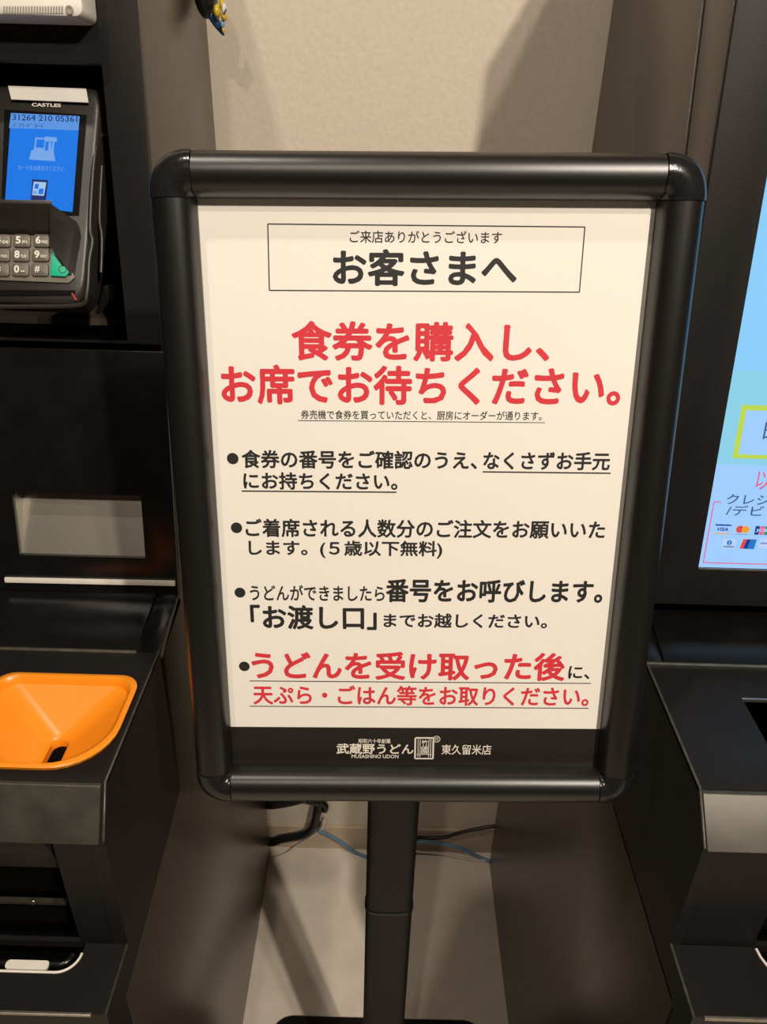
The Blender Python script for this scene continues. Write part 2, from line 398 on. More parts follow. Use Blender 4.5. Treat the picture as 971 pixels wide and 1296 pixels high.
# ledge with the finger scoop
rx = onZ(110, 1190, ZL).x; ys = onZ(70, 1231, ZL).y; rx2 = onZ(69, 1231, ZL).x
def scoop(off, n=10):
    r = rx-off; yb_ = ys+off; rr = (rx-rx2)
    pts = [(r, yy+.001)]
    for k in range(n+1):
        a = math.radians(-90*k/n); pts.append((rx2 + (rr-off)*math.cos(a), min(yy, ys+ (rr*.95)) + (min(yy-.001, ys+rr*.95)-yb_)*math.sin(a)))
    return pts
sc = scoop(0); xl_ = hx0+.03
bm = B()
pts = [(XL-.012,yy-.002,ZL),(XL-.012,YE+.0,ZL),(XLO+.012,YE,ZL),(XLO+.012,yy-.002,ZL),(xl_,yy-.002,ZL),(xl_,ys,ZL)]+[(x,min(y,yy-.002),ZL) for x,y in sc[::-1]]
slab(bm, pts, (0,0,-.004))
box(bm, (XLO+.012, YE, .02), (XL-.012, YE+.004, ZL-.004))
ledge = obj('delivery_ledge', bm, M['black'], lm)
bm = B(); tube(bm, [(xl_,ys,ZL+.0005)]+[(x,y,ZL+.0005) for x,y in sc[::-1][:-1]], .0011, 8, sub=1); obj('scoop_rim', bm, M['strip'], ledge, 60)
bm = B(); tube(bm, [(xl_,ys+.008,ZL-.002)]+[(x,y,ZL-.002) for x,y in scoop(.008)[::-1][:-1]], .003, 8, sub=1); obj('scoop_lip', bm, M['gloss'], ledge, 60)
bm = B(); a = onZ(7, 1222, ZL); b = onZ(62, 1222, ZL); yl = onZ(35, 1227.5, ZL).y; yu = onZ(35, 1216, ZL).y
slab(bm, [(x,y,ZL-.001) for x,y in rrect(a.x, b.x, yl, yu, (.003,)*4, 4)], (0,0,.0022)); obj('scoop_label', bm, M['strip'], ledge)
bm = B(); box(bm, (XLO, YE-.0015, ZL-.002), (XL-.012, YE+.001, ZL+.0008)); bevel(bm, .0006); obj('ledge_highlight', bm, M['edge'], lm)  # added bright strip, the highlight of the ledge's front edge

# ---- right machine
seam0, seam1 = P2(889, 0, XR), P2(865.5, 192, XR)
F0, F1 = P2(931, 0, XR), P2(900.5, 200, XR)
ST = ext_to(seam0, seam1, TOP); FT = ext_to(F0, F1, TOP)
rdk = P2(817, 837, XR); RDK = rdk[1]
RB1 = (rdk[0]+.075, RDK+.016)
FB = ext_to(F0, F1, onX(806, 745, XR).z)     # foot of the screen door
SB = ext_to(seam0, seam1, FB[1])
rm = thing('ticket_machine', (XR+.26, .7, 0), 'black meal ticket machine at right with lit blue touch screen', 'ticket machine', None)
RD1 = (P2(884, 1003, XR)[0], RDK)
rf = P2(891, 1074, XR); RYF = rf[0]; RZF = rf[1]
RZL = P2(850, 1201, XR)[1]; RYE = onX(876, 1290, XR).y
RS1 = P2(775, 1011, XR); RS2 = P2(852, 1265, XR); RS0 = (RS1[0]+.004, RDK-.004)
bm = B()
rck = [(YB,0),(YB,TOP),ST,SB,(SB[0]-.002,RB1[1]),shift(RB1,.008),shift(RS0,.012),RS1,RS2,(RS2[0],0)]
rco = [(YB,0),(YB,TOP),ST,SB,(SB[0]-.002,RB1[1]),shift(RB1,.008),(RS0[0]+.012,RDK-.07),(RS1[0],.60),(RS2[0],.60),(RS2[0],0)]
yz(bm, rck, XR, XR+t_); yz(bm, rck, XRO-t_, XRO); yz(bm, rco, XR+t_, XRO-t_)
bevel(bm, .0015); obj('body', bm, M['body'], rm, 30)
bm = B(); yz(bm, [shift(ST,-.007),shift(FT,.003),shift(FB,.003),shift(SB,-.007)], XR, XRO); bevel(bm, .0012); obj('door', bm, M['body'], rm, 30)
bm = B(); yz(bm, [shift(ST,.001),shift(ST,-.008),shift(SB,-.008,.002),shift(SB,.001,.002)], XR+.003, XRO-.003); obj('door_gasket', bm, M['dark'], rm)
PS = Plane((XR, *FB), (1,0,0), (0, FT[0]-FB[0], FT[1]-FB[1])); LS = math.hypot(FT[0]-FB[0], FT[1]-FB[1]); WR = XRO-XR
su0 = (PS.uv(971,225)[0]+PS.uv(884.5,718.5)[0])/2; sv0 = PS.uv(900,719.3)[1]; su1 = su0+.34; sv1 = sv0+.40
bm = B(); frame(bm, [PS.p(.0012,0), PS.p(WR,0), PS.p(WR,LS), PS.p(.0012,LS)], [PS.p(su0,sv0), PS.p(su1,sv0), PS.p(su1,sv1), PS.p(su0,sv1)], -PS.w*.003); bevel(bm, .0006)
obj('screen_bezel', bm, M['black'], rm, 30)
# touch screen and what it shows
sm = [G[k] for k in ('s3','s2','s1','sy','sk','sr','sb','so','sc','sg','sm','sw','sgy')]
bm = B(); WZ = -.0022
def sq(x0,y0,x1,y1,wz,mi):
    ym, xm = (y0+y1)/2, (x0+x1)/2
    quad_uv(bm, PS, PS.uv(x0,ym)[0], PS.uv(x1,ym)[0], PS.uv(xm,y1)[1], PS.uv(xm,y0)[1], wz, mi)
v59 = PS.uv(905, 588)[1]; v50 = PS.uv(930, 470)[1]; v40 = PS.uv(945, 350)[1]
quad_uv(bm, PS, su0, su1, sv0, v59, WZ, 0); quad_uv(bm, PS, su0, su1, v59, v50, WZ, 1); quad_uv(bm, PS, su0, su1, v50, sv1, WZ, 2)
e = .0003
a = PS.uv(929, 580.5); b = PS.uv(940, 513)
quad_uv(bm, PS, (a[0]+b[0])/2, su1-.03, a[1], b[1], WZ+e, 3); t = .0042
quad_uv(bm, PS, (a[0]+b[0])/2+t, su1-.03-t, a[1]+t*.8, b[1]-t, WZ+2*e, 0)
u, v = PS.uv(968, 547); letters(bm, PS, '日', u, u+.012, v-.006, v+.008, WZ+3*e, 4, .0)
u, v = PS.uv(958.5, 608); letters(bm, PS, '以上の方法', u, u+.075, v-.0085, v+.0085, WZ+e, 5)
u, v = PS.uv(921, 633.5); letters(bm, PS, 'クレジット', u, u+.060, v-.0040, v+.0052, WZ+e, 4, .008)
u, v = PS.uv(921, 646); letters(bm, PS, '/デビット', u, u+.058, v-.0052, v+.0042, WZ+e, 4, .008)
a = PS.uv(889, 713); b = PS.uv(904, 636); u0 = su0+.004
rule_uv(bm, PS, (u0,a[1]), (u0,b[1]), .0009, WZ+e, 5); rule_uv(bm, PS, (u0,b[1]), (u0+.006,b[1]), .0009, WZ+e, 5); rule_uv(bm, PS, (u0,a[1]), (su1-.01,a[1]), .0009, WZ+e, 5)
def card(px, py, wpx, hpx): 
    u, v = PS.uv(px, py); s = abs(PS.uv(px+10,py)[0]-u)/10; sv_ = abs(PS.uv(px,py+10)[1]-v)/10
    return u, v, wpx*s/2, hpx*sv_/2
u,v,hw,hh = card(916,671,20,12)
quad_uv(bm, PS, u-hw, u+hw, v+hh*.75, v+hh*1.05, WZ+e, 6); letters(bm, PS, 'VISA', u-hw*.75, u+hw*.75, v-hh*.35, v+hh*.4, WZ+e, 6, .03, .25); quad_uv(bm, PS, u-hw, u+hw, v-hh*1.0, v-hh*.8, WZ+e, 7)
u,v,hw,hh = card(941.5,671,17,9)
disc_uv(bm, PS, u-hw*.42, v, hw*.58, WZ+e, 8); disc_uv(bm, PS, u+hw*.42, v, hw*.58, WZ+2*e, 7); quad_uv(bm, PS, u-hw, u+hw, v-hh*1.5, v-hh*1.3, WZ+e, 12)
u,v,hw,hh = card(966,672.5,18,11)
for k,mi in enumerate((6,5,9)): quad_uv(bm, PS, u-hw+k*hw*.68, u-hw+(k+.9)*hw*.68, v-hh, v+hh, WZ+e, mi)
letters(bm, PS, 'JCB', u-hw*.9, u+hw*.95, v-hh*.4, v+hh*.4, WZ+2*e, 11, .03)
u,v,hw,hh = card(924,689.5,16,12)
quad_uv(bm, PS, u-hw, u+hw, v-hh, v+hh, WZ+e, 11); disc_uv(bm, PS, u, v+hh*.3, hw*.42, WZ+2*e, 10); quad_uv(bm, PS, u-hw*.06, u+hw*.06, v-hh*.02, v+hh*.62, WZ+3*e, 11); quad_uv(bm, PS, u-hw*.85, u+hw*.85, v-hh*.75, v-hh*.35, WZ+2*e, 12)
u,v,hw,hh = card(947.5,689.5,18,12)
for k,mi in enumerate((8,6,10)): face(bm, [bm.verts.new(PS.p(u+x, y, WZ+e+k*e)) for x,y in ((-hw+k*hw*.5,v-hh),(hw,v-hh),(hw*1.15,v+hh),(-hw*.7+k*hw*.5,v+hh))], mi)
u,v,hw,hh = card(972,689,19,12)
quad_uv(bm, PS, u-hw, u+hw, v-hh, v+hh, WZ+e, 11); quad_uv(bm, PS, u-hw*.9, u+hw*.9, v-hh*.1, v+hh*.25, WZ+2*e, 12)
obj('touch_screen', bm, sm, rm)
bm = B(); slab(bm, [PS.p(u_,v_,-.0032) for u_,v_ in ((su0-.004,sv0-.004),(su1+.004,sv0-.004),(su1+.004,sv1+.004),(su0-.004,sv1+.004))], -PS.w*.01); obj('screen_backing', bm, M['dark'], rm)
bm = B(); slab(bm, [PS.p(su0,sv0-.0012,.0), PS.p(su1,sv0-.0012,.0), PS.p(su1,sv0+.0002,.0), PS.p(su0,sv0+.0002,.0)], PS.w*.0008); obj('screen_trim', bm, M['edge'], rm)
# panel under the door, sill, deck
bm = B(); yz(bm, [shift(RB1,0,0),(SB[0]-.006,FB[1]-.001),(SB[0]-.003,FB[1]-.001),shift(RB1,.007,0)], XR, XRO); obj('lower_panel', bm, M['gloss'], rm)
prof = [RB1, (rdk[0],RDK), (rdk[0]+.006,RDK-.012), shift(RB1,.006,-.012)]
gx = onP(832, 815, Vector((XR,*RB1)), Vector((0, RB1[1]-RDK, -(RB1[0]-rdk[0])))).x
bm = B(); yz(bm, prof, XR, gx-.0015); yz(bm, prof, gx+.0015, XRO); bevel(bm, .0008); yz(bm, [shift(p,0,-.003) for p in prof], gx-.002, gx+.002); obj('sloping_sill', bm, M['gloss'], rm, 30)
ry1 = rdk[0]-.002
ha = onZ(940.5, 885, RDK); hb = onZ(968, 942, RDK)
bm = B()
frame(bm, [(XR,RD1[0],RDK),(XRO,RD1[0],RDK),(XRO,ry1,RDK),(XR,ry1,RDK)], [(ha.x,hb.y,RDK),(ha.x+.17,hb.y,RDK),(ha.x+.17,ha.y,RDK),(ha.x,ha.y,RDK)], (0,0,-.004)); bevel(bm, .001)
ch = [(RD1[0],RDK-.001),(ry1,RDK-.001),(RS0[0]-.004,RS0[1]),(RS1[0]-.004,RS1[1]-.004),(RS2[0]-.004,RS2[1]-.004),(RS2[0]-.004,.02),(RYE,.02),(RYE,RZL),(RYF,RZL),(RYF,RZF)]
yz(bm, ch, XR, XR+.008); yz(bm, ch, XRO-.008, XRO)
obj('deck_housing', bm, M['black'], rm, 30)
bm = B(); box(bm, (XR, ry1-.002, RDK-.002), (XRO, ry1+.0008, RDK+.0012)); bevel(bm, .0006); obj('deck_edge_highlight', bm, M['edge'], rm)  # highlight line at the back of the deck, made as a pale strip
bm = B()
loft(bm, [[(x,y,z) for x,y in ((ha.x,hb.y),(ha.x+.17,hb.y),(ha.x+.17,ha.y),(ha.x,ha.y))] for z in (RDK-.004, RDK-.05)], 0, False, True)
bmesh.ops.solidify(bm, geom=bm.faces[:], thickness=.002); obj('coin_well', bm, M['gloss'], rm)
bm = B(); box(bm, (ha.x-.001, ha.y-.0008, RDK-.002), (ha.x+.171, ha.y+.0008, RDK+.0008)); obj('coin_well_trim', bm, M['edge'], rm)
bm = B(); yz(bm, [(RD1[0]-.003,RDK-.001),(RYF-.003,RZF),(RYF+.006,RZF),(RD1[0]+.006,RDK-.001)], XR+.0015, XRO); bevel(bm, .001, 3); obj('fascia', bm, M['fascia'], rm, 30)
yy2 = RYF+.002
side_highlight('edge_highlight', rm, XR+.0008, RD1[0], ry1, RDK, RZF, RYF, RZL, RYE)
rhx = onZ(958, 1204, RZL).x
bm = B()
frame(bm, [(XR+.008,yy2,RZL-.01),(XRO-.008,yy2,RZL-.01),(XRO-.008,yy2,RZF),(XR+.008,yy2,RZF)], [(rhx,yy2,RZL-.002),(rhx+.30,yy2,RZL-.002),(rhx+.30,yy2,RZF-.002),(rhx,yy2,RZF-.002)], (0,.004,0)); obj('bay_surround', bm, M['black'], rm)
bm = B(); yb3 = yy2+.09
box(bm, (rhx-.004,yb3,RZL-.07), (rhx+.304,yb3+.004,RZF)); box(bm, (rhx-.006,yy2+.004,RZL-.07), (rhx-.001,yb3,RZF)); box(bm, (rhx+.301,yy2+.004,RZL-.07), (rhx+.306,yb3,RZF)); box(bm, (rhx-.004,RYE+.004,RZL-.074), (rhx+.304,yb3,RZL-.07)); obj('bay_lining', bm, M['dark'], rm)
bm = B()
pts = [(XR+.008,yy2-.002,RZL),(rhx,yy2-.002,RZL)]
rs = onZ(971, 1227, RZL)
for k in range(9):
    a = math.pi/2*k/8; pts.append((rhx+.04*(1-math.cos(a)), yy2-.004-(yy2-.004-(RYE+.018))*math.sin(a), RZL))
pts += [(rhx+.26,RYE+.018,RZL),(rhx+.30,yy2-.002,RZL),(XRO-.008,yy2-.002,RZL),(XRO-.008,RYE,RZL),(XR+.008,RYE,RZL)]
slab(bm, pts, (0,0,-.004)); box(bm, (XR+.008, RYE, .02), (XRO-.008, RYE+.004, RZL-.004)); ledge2 = obj('delivery_ledge', bm, M['black'], rm)
bm = B(); tube(bm, [(p[0],p[1],RZL+.0005) for p in pts[2:12]], .0011, 8, sub=1); obj('scoop_rim', bm, M['strip'], ledge2, 60)
bm = B(); box(bm, (XR+.008, RYE-.0015, RZL-.002), (XRO, RYE+.001, RZL+.0008)); bevel(bm, .0006); obj('ledge_highlight', bm, M['edge'], rm)  # ledge front highlight put in as a bright strip

# ------------------------------------------------------------------ card terminal in the recess of the left machine
tilt = math.radians(63)
t0 = PA.at(50, 384, .03)
PT = Plane(t0, (1,0,0), (0, math.cos(tilt), math.sin(tilt)))
ct = thing('payment_terminal', (t0.x, t0.y, t0.z), 'dark grey card payment terminal with lit blue screen and number keys', 'card terminal')
hr_t = PT.uv(130, 122)[0]; hr_b = PT.uv(106, 380)[0]; vt = PT.uv(70, 108)[1]
hl_t = hr_t-.105; hl_b = hr_b-.095
def thull(off, w0, vlo=0, vhi=None, r=.012):
    vhi = vhi or vt
    base = rrect(0, 1, 0, 1, (.1,.1,.12,.12), 6)
    L = []
    for a, b in base:
        v = vlo+off+(vhi-vlo-2*off)*b
        f = (v-0)/vt
        x0 = hl_b+(hl_t-hl_b)*f+off; x1 = hr_b+(hr_t-hr_b)*f-off
        L.append(PT.p(x0+(x1-x0)*a, v, w0))
    return L
bm = B()
loft(bm, [thull(.004,-.040), thull(0,-.035), thull(0,-.004), thull(.002,-.001), thull(.0045,0)], 0, True, True)
housing = obj('housing', bm, M['tgrey'], ct, 35)
# screen
def tq(bm, pts, wz, mi): face(bm, [bm.verts.new(PT.p(*PT.uv(*p), wz)) for p in pts], mi)
bm = B(); slab(bm, [PT.p(*PT.uv(*p), .0002) for p in ((2,272),(100,273),(110,146),(6,139))], PT.w*.0006); obj('screen_surround', bm, M['gloss'], ct)
bm = B()
tq(bm, [(7,258),(92.5,269),(101.5,148),(15,144)], .0012, 0); tq(bm, [(12.6,163),(100.3,166),(101.5,148),(15,144)], .0015, 1)
def tprint(s, xl, xr, yt, yb, mi, off=0): print_px(bm, PT, s, xl, xr, yt, yb, mi, off, .0018)
tprint('31264 210 05361', 17, 99, 147, 154.5, 3, .01); tprint('ﾊﾟｽﾜｰﾄﾞ ｶｰﾄﾞ', 17, 58, 157, 163, 3)
tq(bm, [(38,203),(71,205),(69,192),(41,191)], .0018, 2); tq(bm, [(44,191),(58,192),(59,176),(46,175)], .0018, 2); tq(bm, [(46.5,188),(57,188.6),(58,178),(48,177.5)], .0021, 0)
tq(bm, [(57,180),(73,181),(73,175),(58,174)], .0018, 2); tq(bm, [(62,192),(66,192),(66,181),(63,181)], .0018, 2); tq(bm, [(66,192),(69,192),(70,181),(68,181)], .0018, 2)
tprint('カードをお読ませください', 24, 82, 210.5, 217, 2)
tq(bm, [(40,256),(59,257),(62,229),(42,228)], .0018, 4); tq(bm, [(42,248),(57,249),(60,232),(44,231)], .0021, 5)
tq(bm, [(45,240),(50,240.5),(51,234),(46,234)], .0024, 0); tq(bm, [(50,247),(56,247),(57,240),(51,240)], .0024, 0); tq(bm, [(43,246.5),(48,247),(48.6,243),(43.6,242.6)], .0024, 2)
obj('screen', bm, [G[k] for k in ('tb','tl','ti','tt','tp','tw')], ct)
# maker's name above the screen and the paper tucked in at the top
bm = B(); print_px(bm, PT, 'CASTLES', 41, 78, 131.5, 136, 0, .03, .0012); obj('maker_name', bm, M['keyink'], housing)
bm = B()
pp = [PT.uv(*p, w=.003) for p in ((15,126.5),(112.5,130.5),(109.5,113),(11,109.5))]
slab(bm, [PT.p(*q, .003) for q in pp], PT.w*.0012); o = obj('paper_tab', bm, M['wplastic'], ct); o['label'] = 'cream paper tab stuck over the top edge'
# keypad plate, keys and privacy hood
bm = B(); slab(bm, [PT.p(*PT.uv(*p), .0002) for p in ((-30,354),(88,359),(96,352),(72,300),(-30,296))], PT.w*.002); bevel(bm, .0008); keypad = obj('keypad_plate', bm, M['keyplate'], ct, 30)
rows = [('4','GHI','5','JKL','6','MNO',306.5), ('7','PQRS','8','TUV','9','WXY',324.5), ('*','',"0",'-',  '#','',343)]
xs = [[5.5,30.5,55.5],[4.5,29,54],[4,28.5,53]]
KW = .0023
for r,(a,a2,b,b2,c,c2,y) in enumerate(rows):
    for k,(s,s2) in enumerate(((a,a2),(b,b2),(c,c2))):
        x = xs[r][k]; u, v = PT.uv(x, y)
        sp = abs(PT.uv(x+10,y)[0]-u)/10; spv = abs(PT.uv(x,y+10)[1]-v)/10
        bm = B(); hw, hh = 10.8*sp, 8.2*spv
        L = lambda o_, wz: [PT.p(p,q,wz) for p,q in rrect(u-hw+o_, u+hw-o_, v-hh+o_, v+hh-o_, (.0022,)*4, 4)]
        loft(bm, [L(0,KW), L(.0002,KW+.0022), L(.0014,KW+.0030)], 0, False, True)
        if s2 not in ('','-'):
            letters(bm, PT, s, u-hw*.62, u-hw*.02, v-hh*.55, v+hh*.6, KW+.0034, 1, .03); letters(bm, PT, s2, u+hw*.08, u+hw*.80, v-hh*.5, v-hh*.02, KW+.0034, 1, .02)
        elif s == '0':
            letters(bm, PT, s, u-hw*.62, u-hw*.02, v-hh*.55, v+hh*.6, KW+.0034, 1, .03); letters(bm, PT, '-', u+hw*.15, u+hw*.6, v-hh*.35, v-hh*.2, KW+.0034, 1)
        else: letters(bm, PT, s, u-hw*.5, u+hw*.1, v-hh*.5, v+hh*.55, KW+.0034, 1, .02)
        obj('key', bm, [M['key'], M['keyink']], keypad, 40)
bm = B()
gp = [PT.uv(*p) for p in ((66.5,351),(86,352),(90,346.5),(71,318),(69.5,318))]
slab(bm, [PT.p(*q, KW) for q in gp], PT.w*.003); bevel(bm, .001)
u, v = PT.uv(82.5, 343)
for k in range(16):
    a0, a1 = 2*math.pi*k/16, 2*math.pi*(k+1)/16
    face(bm, [bm.verts.new(PT.p(u+r_*math.cos(a), v+r_*math.sin(a), KW+.0033)) for r_, a in ((.0034,a0),(.0034,a1),(.0029,a1),(.0029,a0))], 1)
o = obj('enter_key', bm, [M['green'], M['tgrey']], keypad, 30); o['label'] = 'green enter key with a round mark'
HW = .028
def hp(x, y, wz): return PT.p(*PT.uv(x, y, wz), wz)
bm = B()
slab(bm, [hp(-40,256,HW), hp(66,258,HW), hp(64,297,.003), hp(-40,292,.003)], PT.v*.003)                     # back wall of the hood
wall_ = [hp(67,259,HW), hp(98,281,.004), hp(103,299,.001), hp(93,354,.001), hp(66.5,311,.012)]
slab(bm, wall_, Vector((-.0028,0,0)))
bevel(bm, .0008); obj('privacy_hood', bm, M['tgrey'], ct, 30)
bm = B(); slab(bm, [PT.p(*PT.uv(*p), .0004) for p in ((-30,375),(94,374),(96,368),(-30,367))], PT.w*.001); obj('card_slot', bm, M['gloss'], ct)
bm = B(); slab(bm, [PT.p(*PT.uv(*p), .0006) for p in ((93,371),(99,380),(96,381),(91,372))], PT.w*.001); o = obj('card_slot_marker', bm, M['redp'], housing); o['label'] = 'small red marker beside the card slot'
# wire cradle beside it
bm = B()
tube(bm, [PT.p(*PT.uv(*p, w=wz), wz) for p, wz in (((134,172),-.01),((126,174),-.006),((119,205),-.002),((114,285),0),((117,305),0),((113,330),0),((110,372),.0),((100,386),-.002),((40,388),-.004),((-30,388),-.006))], .0022, 8)
tube(bm, [PT.p(*PT.uv(*p, w=-.012), -.012) for p in ((129,210),(126,275),(129,300),(128,345))], .0016, 8)
obj('cradle', bm, M['tgrey'], ct, 60)
bm = B(); a = PA.at(124, 388, -.0)
slab(bm, [PA.at(x,y,.004) for x,y in ((120,398),(129,396),(138,380),(137,360),(130,362),(126,378))], -PA.w*.016); bevel(bm, .002); obj('cradle_foot', bm, M['gloss'], ct, 30)

# ------------------------------------------------------------------ white device at the top of the left machine
cu1, cv0 = PA.uv(106, 22, .03); cc = PA.p(cu1-.075, cv0, 0)
wb = thing('receipt_unit', cc+PA.w*.001, 'white plastic unit with a row of vent slits, above the card terminal', 'device')
bm = B()
def wl(o_, wz): return [PA.p(a,b,wz) for a,b in rrect(cu1-.15+o_, cu1-o_, cv0+o_, cv0+.075-o_, (.006,)*4, 5)]
loft(bm, [wl(0,.001), wl(0,.025), wl(.001,.0285), wl(.003,.030)], 0, True, True); casing = obj('casing', bm, M['wplastic'], wb, 35)
bm = B()
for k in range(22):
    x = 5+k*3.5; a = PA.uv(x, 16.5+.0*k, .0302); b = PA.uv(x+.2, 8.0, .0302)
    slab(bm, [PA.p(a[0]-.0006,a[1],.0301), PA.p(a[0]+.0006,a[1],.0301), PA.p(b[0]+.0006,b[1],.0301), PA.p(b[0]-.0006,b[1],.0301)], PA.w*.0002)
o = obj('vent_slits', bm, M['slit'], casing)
bm = B(); u, v = PA.uv(88, 12.5, .0302)
loft(bm, [[PA.p(u+r*math.cos(a), v+r*math.sin(a), wz) for a in [2*math.pi*k/16 for k in range(16)]] for r, wz in ((.0030,.0299),(.0030,.0308),(.0018,.0308),(.0012,.0302))], 0, False, True)
obj('screw', bm, M['slit'], casing, 40)

# ------------------------------------------------------------------ poster stand
def rotm(rx, ry, rz):
    return Matrix.Rotation(rz,3,'Z') @ Matrix.Rotation(ry,3,'Y') @ Matrix.Rotation(rx,3,'X')
Rs = rotm(.3126, -.00056, .00607); Ts = Vector((.02492, .00318, .52175))    # pose of the frame as seen by the camera
so = CAM + c2w(Ts); su = c2w(Rs @ Vector((1,0,0))); sv = c2w(Rs @ Vector((0,-1,0)))
PP = Plane(so, su, sv)                       # poster plane: 277 x 400 mm opening
HWD, HHT = .1385, .200
py_ = .505
pa_, pb_ = onY(496.7, 1009, py_), onY(487.4, 1285, py_)
px_ = (pa_.x+pb_.x)/2
st = thing('poster_stand', (px_, py_, 0), 'black floor stand holding a framed white notice in Japanese between the two machines', 'sign stand')
bk = onZ(487, 1288, .006); 
bm = B()
hw = (onZ(613, 1296, .006).x-onZ(344, 1296, .006).x)/2
cxb = (onZ(613, 1296, .006).x+onZ(344, 1296, .006).x)/2
bl = lambda o_, z: [(x,y,z) for x,y in rrect(cxb-hw+o_, cxb+hw-o_, bk.y-.36+o_, bk.y-o_, (.035,)*4, 8)]
loft(bm, [bl(0,0), bl(0,.0045), bl(.0015,.006)], 0, True, True); obj('base_plate', bm, M['pole'], st, 40)
rp = .0247
bm = B()
sg = lambda c, e: math.copysign(abs(c)**e, c)
ring = lambda r, z: [(px_+r*sg(math.cos(a),.55), py_+(r-.0125)*sg(math.sin(a),.55), z) for a in [2*math.pi*k/48 for k in range(48)]]
zj = onY(492, 1157, py_-rp+.0125).z
loft(bm, [ring(rp+.002,.006), ring(rp+.002,.02), ring(rp,.022), ring(rp,zj)], 0, True, True); obj('lower_pole', bm, M['pole'], st, 40)
bm = B(); loft(bm, [ring(rp,zj+.0012), ring(rp,.95)], 0, True, True); obj('upper_pole', bm, M['pole'], st, 40)
bm = B(); loft(bm, [ring(rp-.0005,zj-.001), ring(rp+.0012,zj-.0006), ring(rp+.0012,zj+.0014), ring(rp-.0005,zj+.0018)]); o = obj('pole_joint_ring', bm, M['cap'], st, 40)
# frame: four snap rails and four corner caps
RW = .0255
prof = []                                     # across the rail: distance from the opening outwards, height above the poster
prof.append((-.0005, .0008))
for k in range(0, 13):
    a = math.pi*(1-k/12); prof.append((RW/2+(RW/2)*math.cos(a), .0020+.0125*math.sin(a)**.85))
prof += [(RW, -.010), (RW-.002, -.013), (.0, -.013), (-.0005, -.002)]
def rail(p0, p1, outdir):
    bm = B(); p0, p1, o_ = Vector(p0), Vector(p1), Vector(outdir)
    loft(bm, [[PP.p(*(p+o_*d), h) for d, h in prof] for p in (p0, p1)], 0, True, True)
    obj('frame_rail', bm, M['anod'], st, 35)
e = .0006; k_ = .0012
rail((-HWD+k_,HHT), (HWD-k_,HHT), (0,1)); rail((-HWD+k_,-HHT), (HWD-k_,-HHT), (0,-1))
rail((-HWD,-HHT+k_), (-HWD,HHT-k_), (-1,0)); rail((HWD,-HHT+k_), (HWD,HHT-k_), (1,0))
for sx_, sy_, a0 in ((1,1,0),(-1,1,90),(-1,-1,180),(1,-1,270)):
    bm = B(); loops = []
    c = Vector((sx_*(HWD-k_*.6), sy_*(HHT-k_*.6)))
    for k in range(13):
        a = math.radians(a0+90*k/12); d = Vector((math.cos(a), math.sin(a)))
        # squarer than a plain quarter turn, as the moulded caps are
        q = 1/max(abs(d.x)**3+abs(d.y)**3, 1e-6)**(1/3); q = 1+(q-1)*.35
        loops.append([PP.p(*(c+d*max(dd+.0014,.0)*q), hh+(.0007 if hh > 0 else 0)) for dd, hh in prof])
    loft(bm, loops, 0, True, True); bmesh.ops.remove_doubles(bm, verts=bm.verts[:], dist=1e-6)
    obj('corner_cap', bm, M['cap'], st, 50)
bm = B(); slab(bm, [PP.p(a,b,-.0125) for a,b in ((-HWD,-HHT),(HWD,-HHT),(HWD,HHT),(-HWD,HHT))], PP.w*.009); obj('backing_panel', bm, M['sheet'], st)
zc_ = PP.p(0,0,-.0125)
bm = B(); bc = PP.uv(497, 960)
loft(bm, [[PP.p(a+ (px_-so.x), b, w_) for a,b in rrect(-.03,.03,-.17,-.06,(.006,)*4,4)] for w_ in (-.013,-.045)], 0, True, True); obj('pole_bracket', bm, M['pole'], st)

# the notice
INK, RED = 1, 2
bm = B()
vbot = PP.uv(528, 924)[1]; pr = PP.uv(829, 400)[0]
er0, er1 = PP.uv(829.5, 262)[0], PP.uv(763, 920)[0]; slant_r = min(er0, er1)
slab(bm, [PP.p(a,b,-.0034) for a,b in ((-HWD-.003,vbot),(HWD-.0034,vbot),(HWD-.0030,HHT-.004),(HWD-.0060,HHT-.0012),(HWD-.0060,HHT+.003),(-HWD-.003,HHT+.003))], PP.w*.0004, 0)
PZ = Plane(PP.p(0,0,-.0029), PP.u, PP.v)
def T(s, xl, xr, yt, yb, mi, off=0): print_px(bm, PZ, s, xl, xr, yt, yb, mi, off, .0)
def rule(x0,y0,x1,y1,t=.0006): rule_uv(bm, PZ, PZ.uv(x0,y0), PZ.uv(x1,y1), t*1.2, 0, INK)
bx = [(339,283.5),(740.5,287.3),(733.5,369.8),(341,367.5)]
for i in range(4): rule(*bx[i], *bx[(i+1)%4])
T('ご来店ありがとうございます', 442.7, 635.5, 291.9, 308, INK, .011)
T('お客さまへ', 421, 655, 315.4, 362.3, INK, .030)
T('食券を購入し、', 369, 697, 406.8, 457.5, RED, .030)
T('お席でお待ちください。', 279.5, 787, 462.4, 513, RED, .030)
T('券売機で食券を買っていただくと、厨房にオーダーが通ります。', 381, 686, 519.8, 531.3, INK, .010); rule(377,532.3,690,535,.0004)
def dot(x,y,r): u,v = PZ.uv(x,y); disc_uv(bm, PZ, u, v, abs(PZ.uv(x+r,y)[0]-u), 0, INK)
dot(294.6,580.4,7.4); dot(299.4,668,7.2); dot(303.8,750,6.9); dot(309.3,843.4,6.8)
T('食券の番号をご確認のうえ、', 306, 604.3, 570, 593.5, INK, .027); T('なくさずお手元', 611.8, 772.5, 571.7, 595, INK, .027); rule(611,597.2,773,599,.0008)
T('にお持ちください。', 308, 503.4, 597.8, 620, INK, .027); rule(306,621.5,502,623,.0008)
T('ご着席される人数分のご注文をお願いいた', 310.7, 766.3, 657.5, 681, INK, .025); T('します。(５歳以下無料)', 314.8, 560, 684, 706.5, INK, .025)
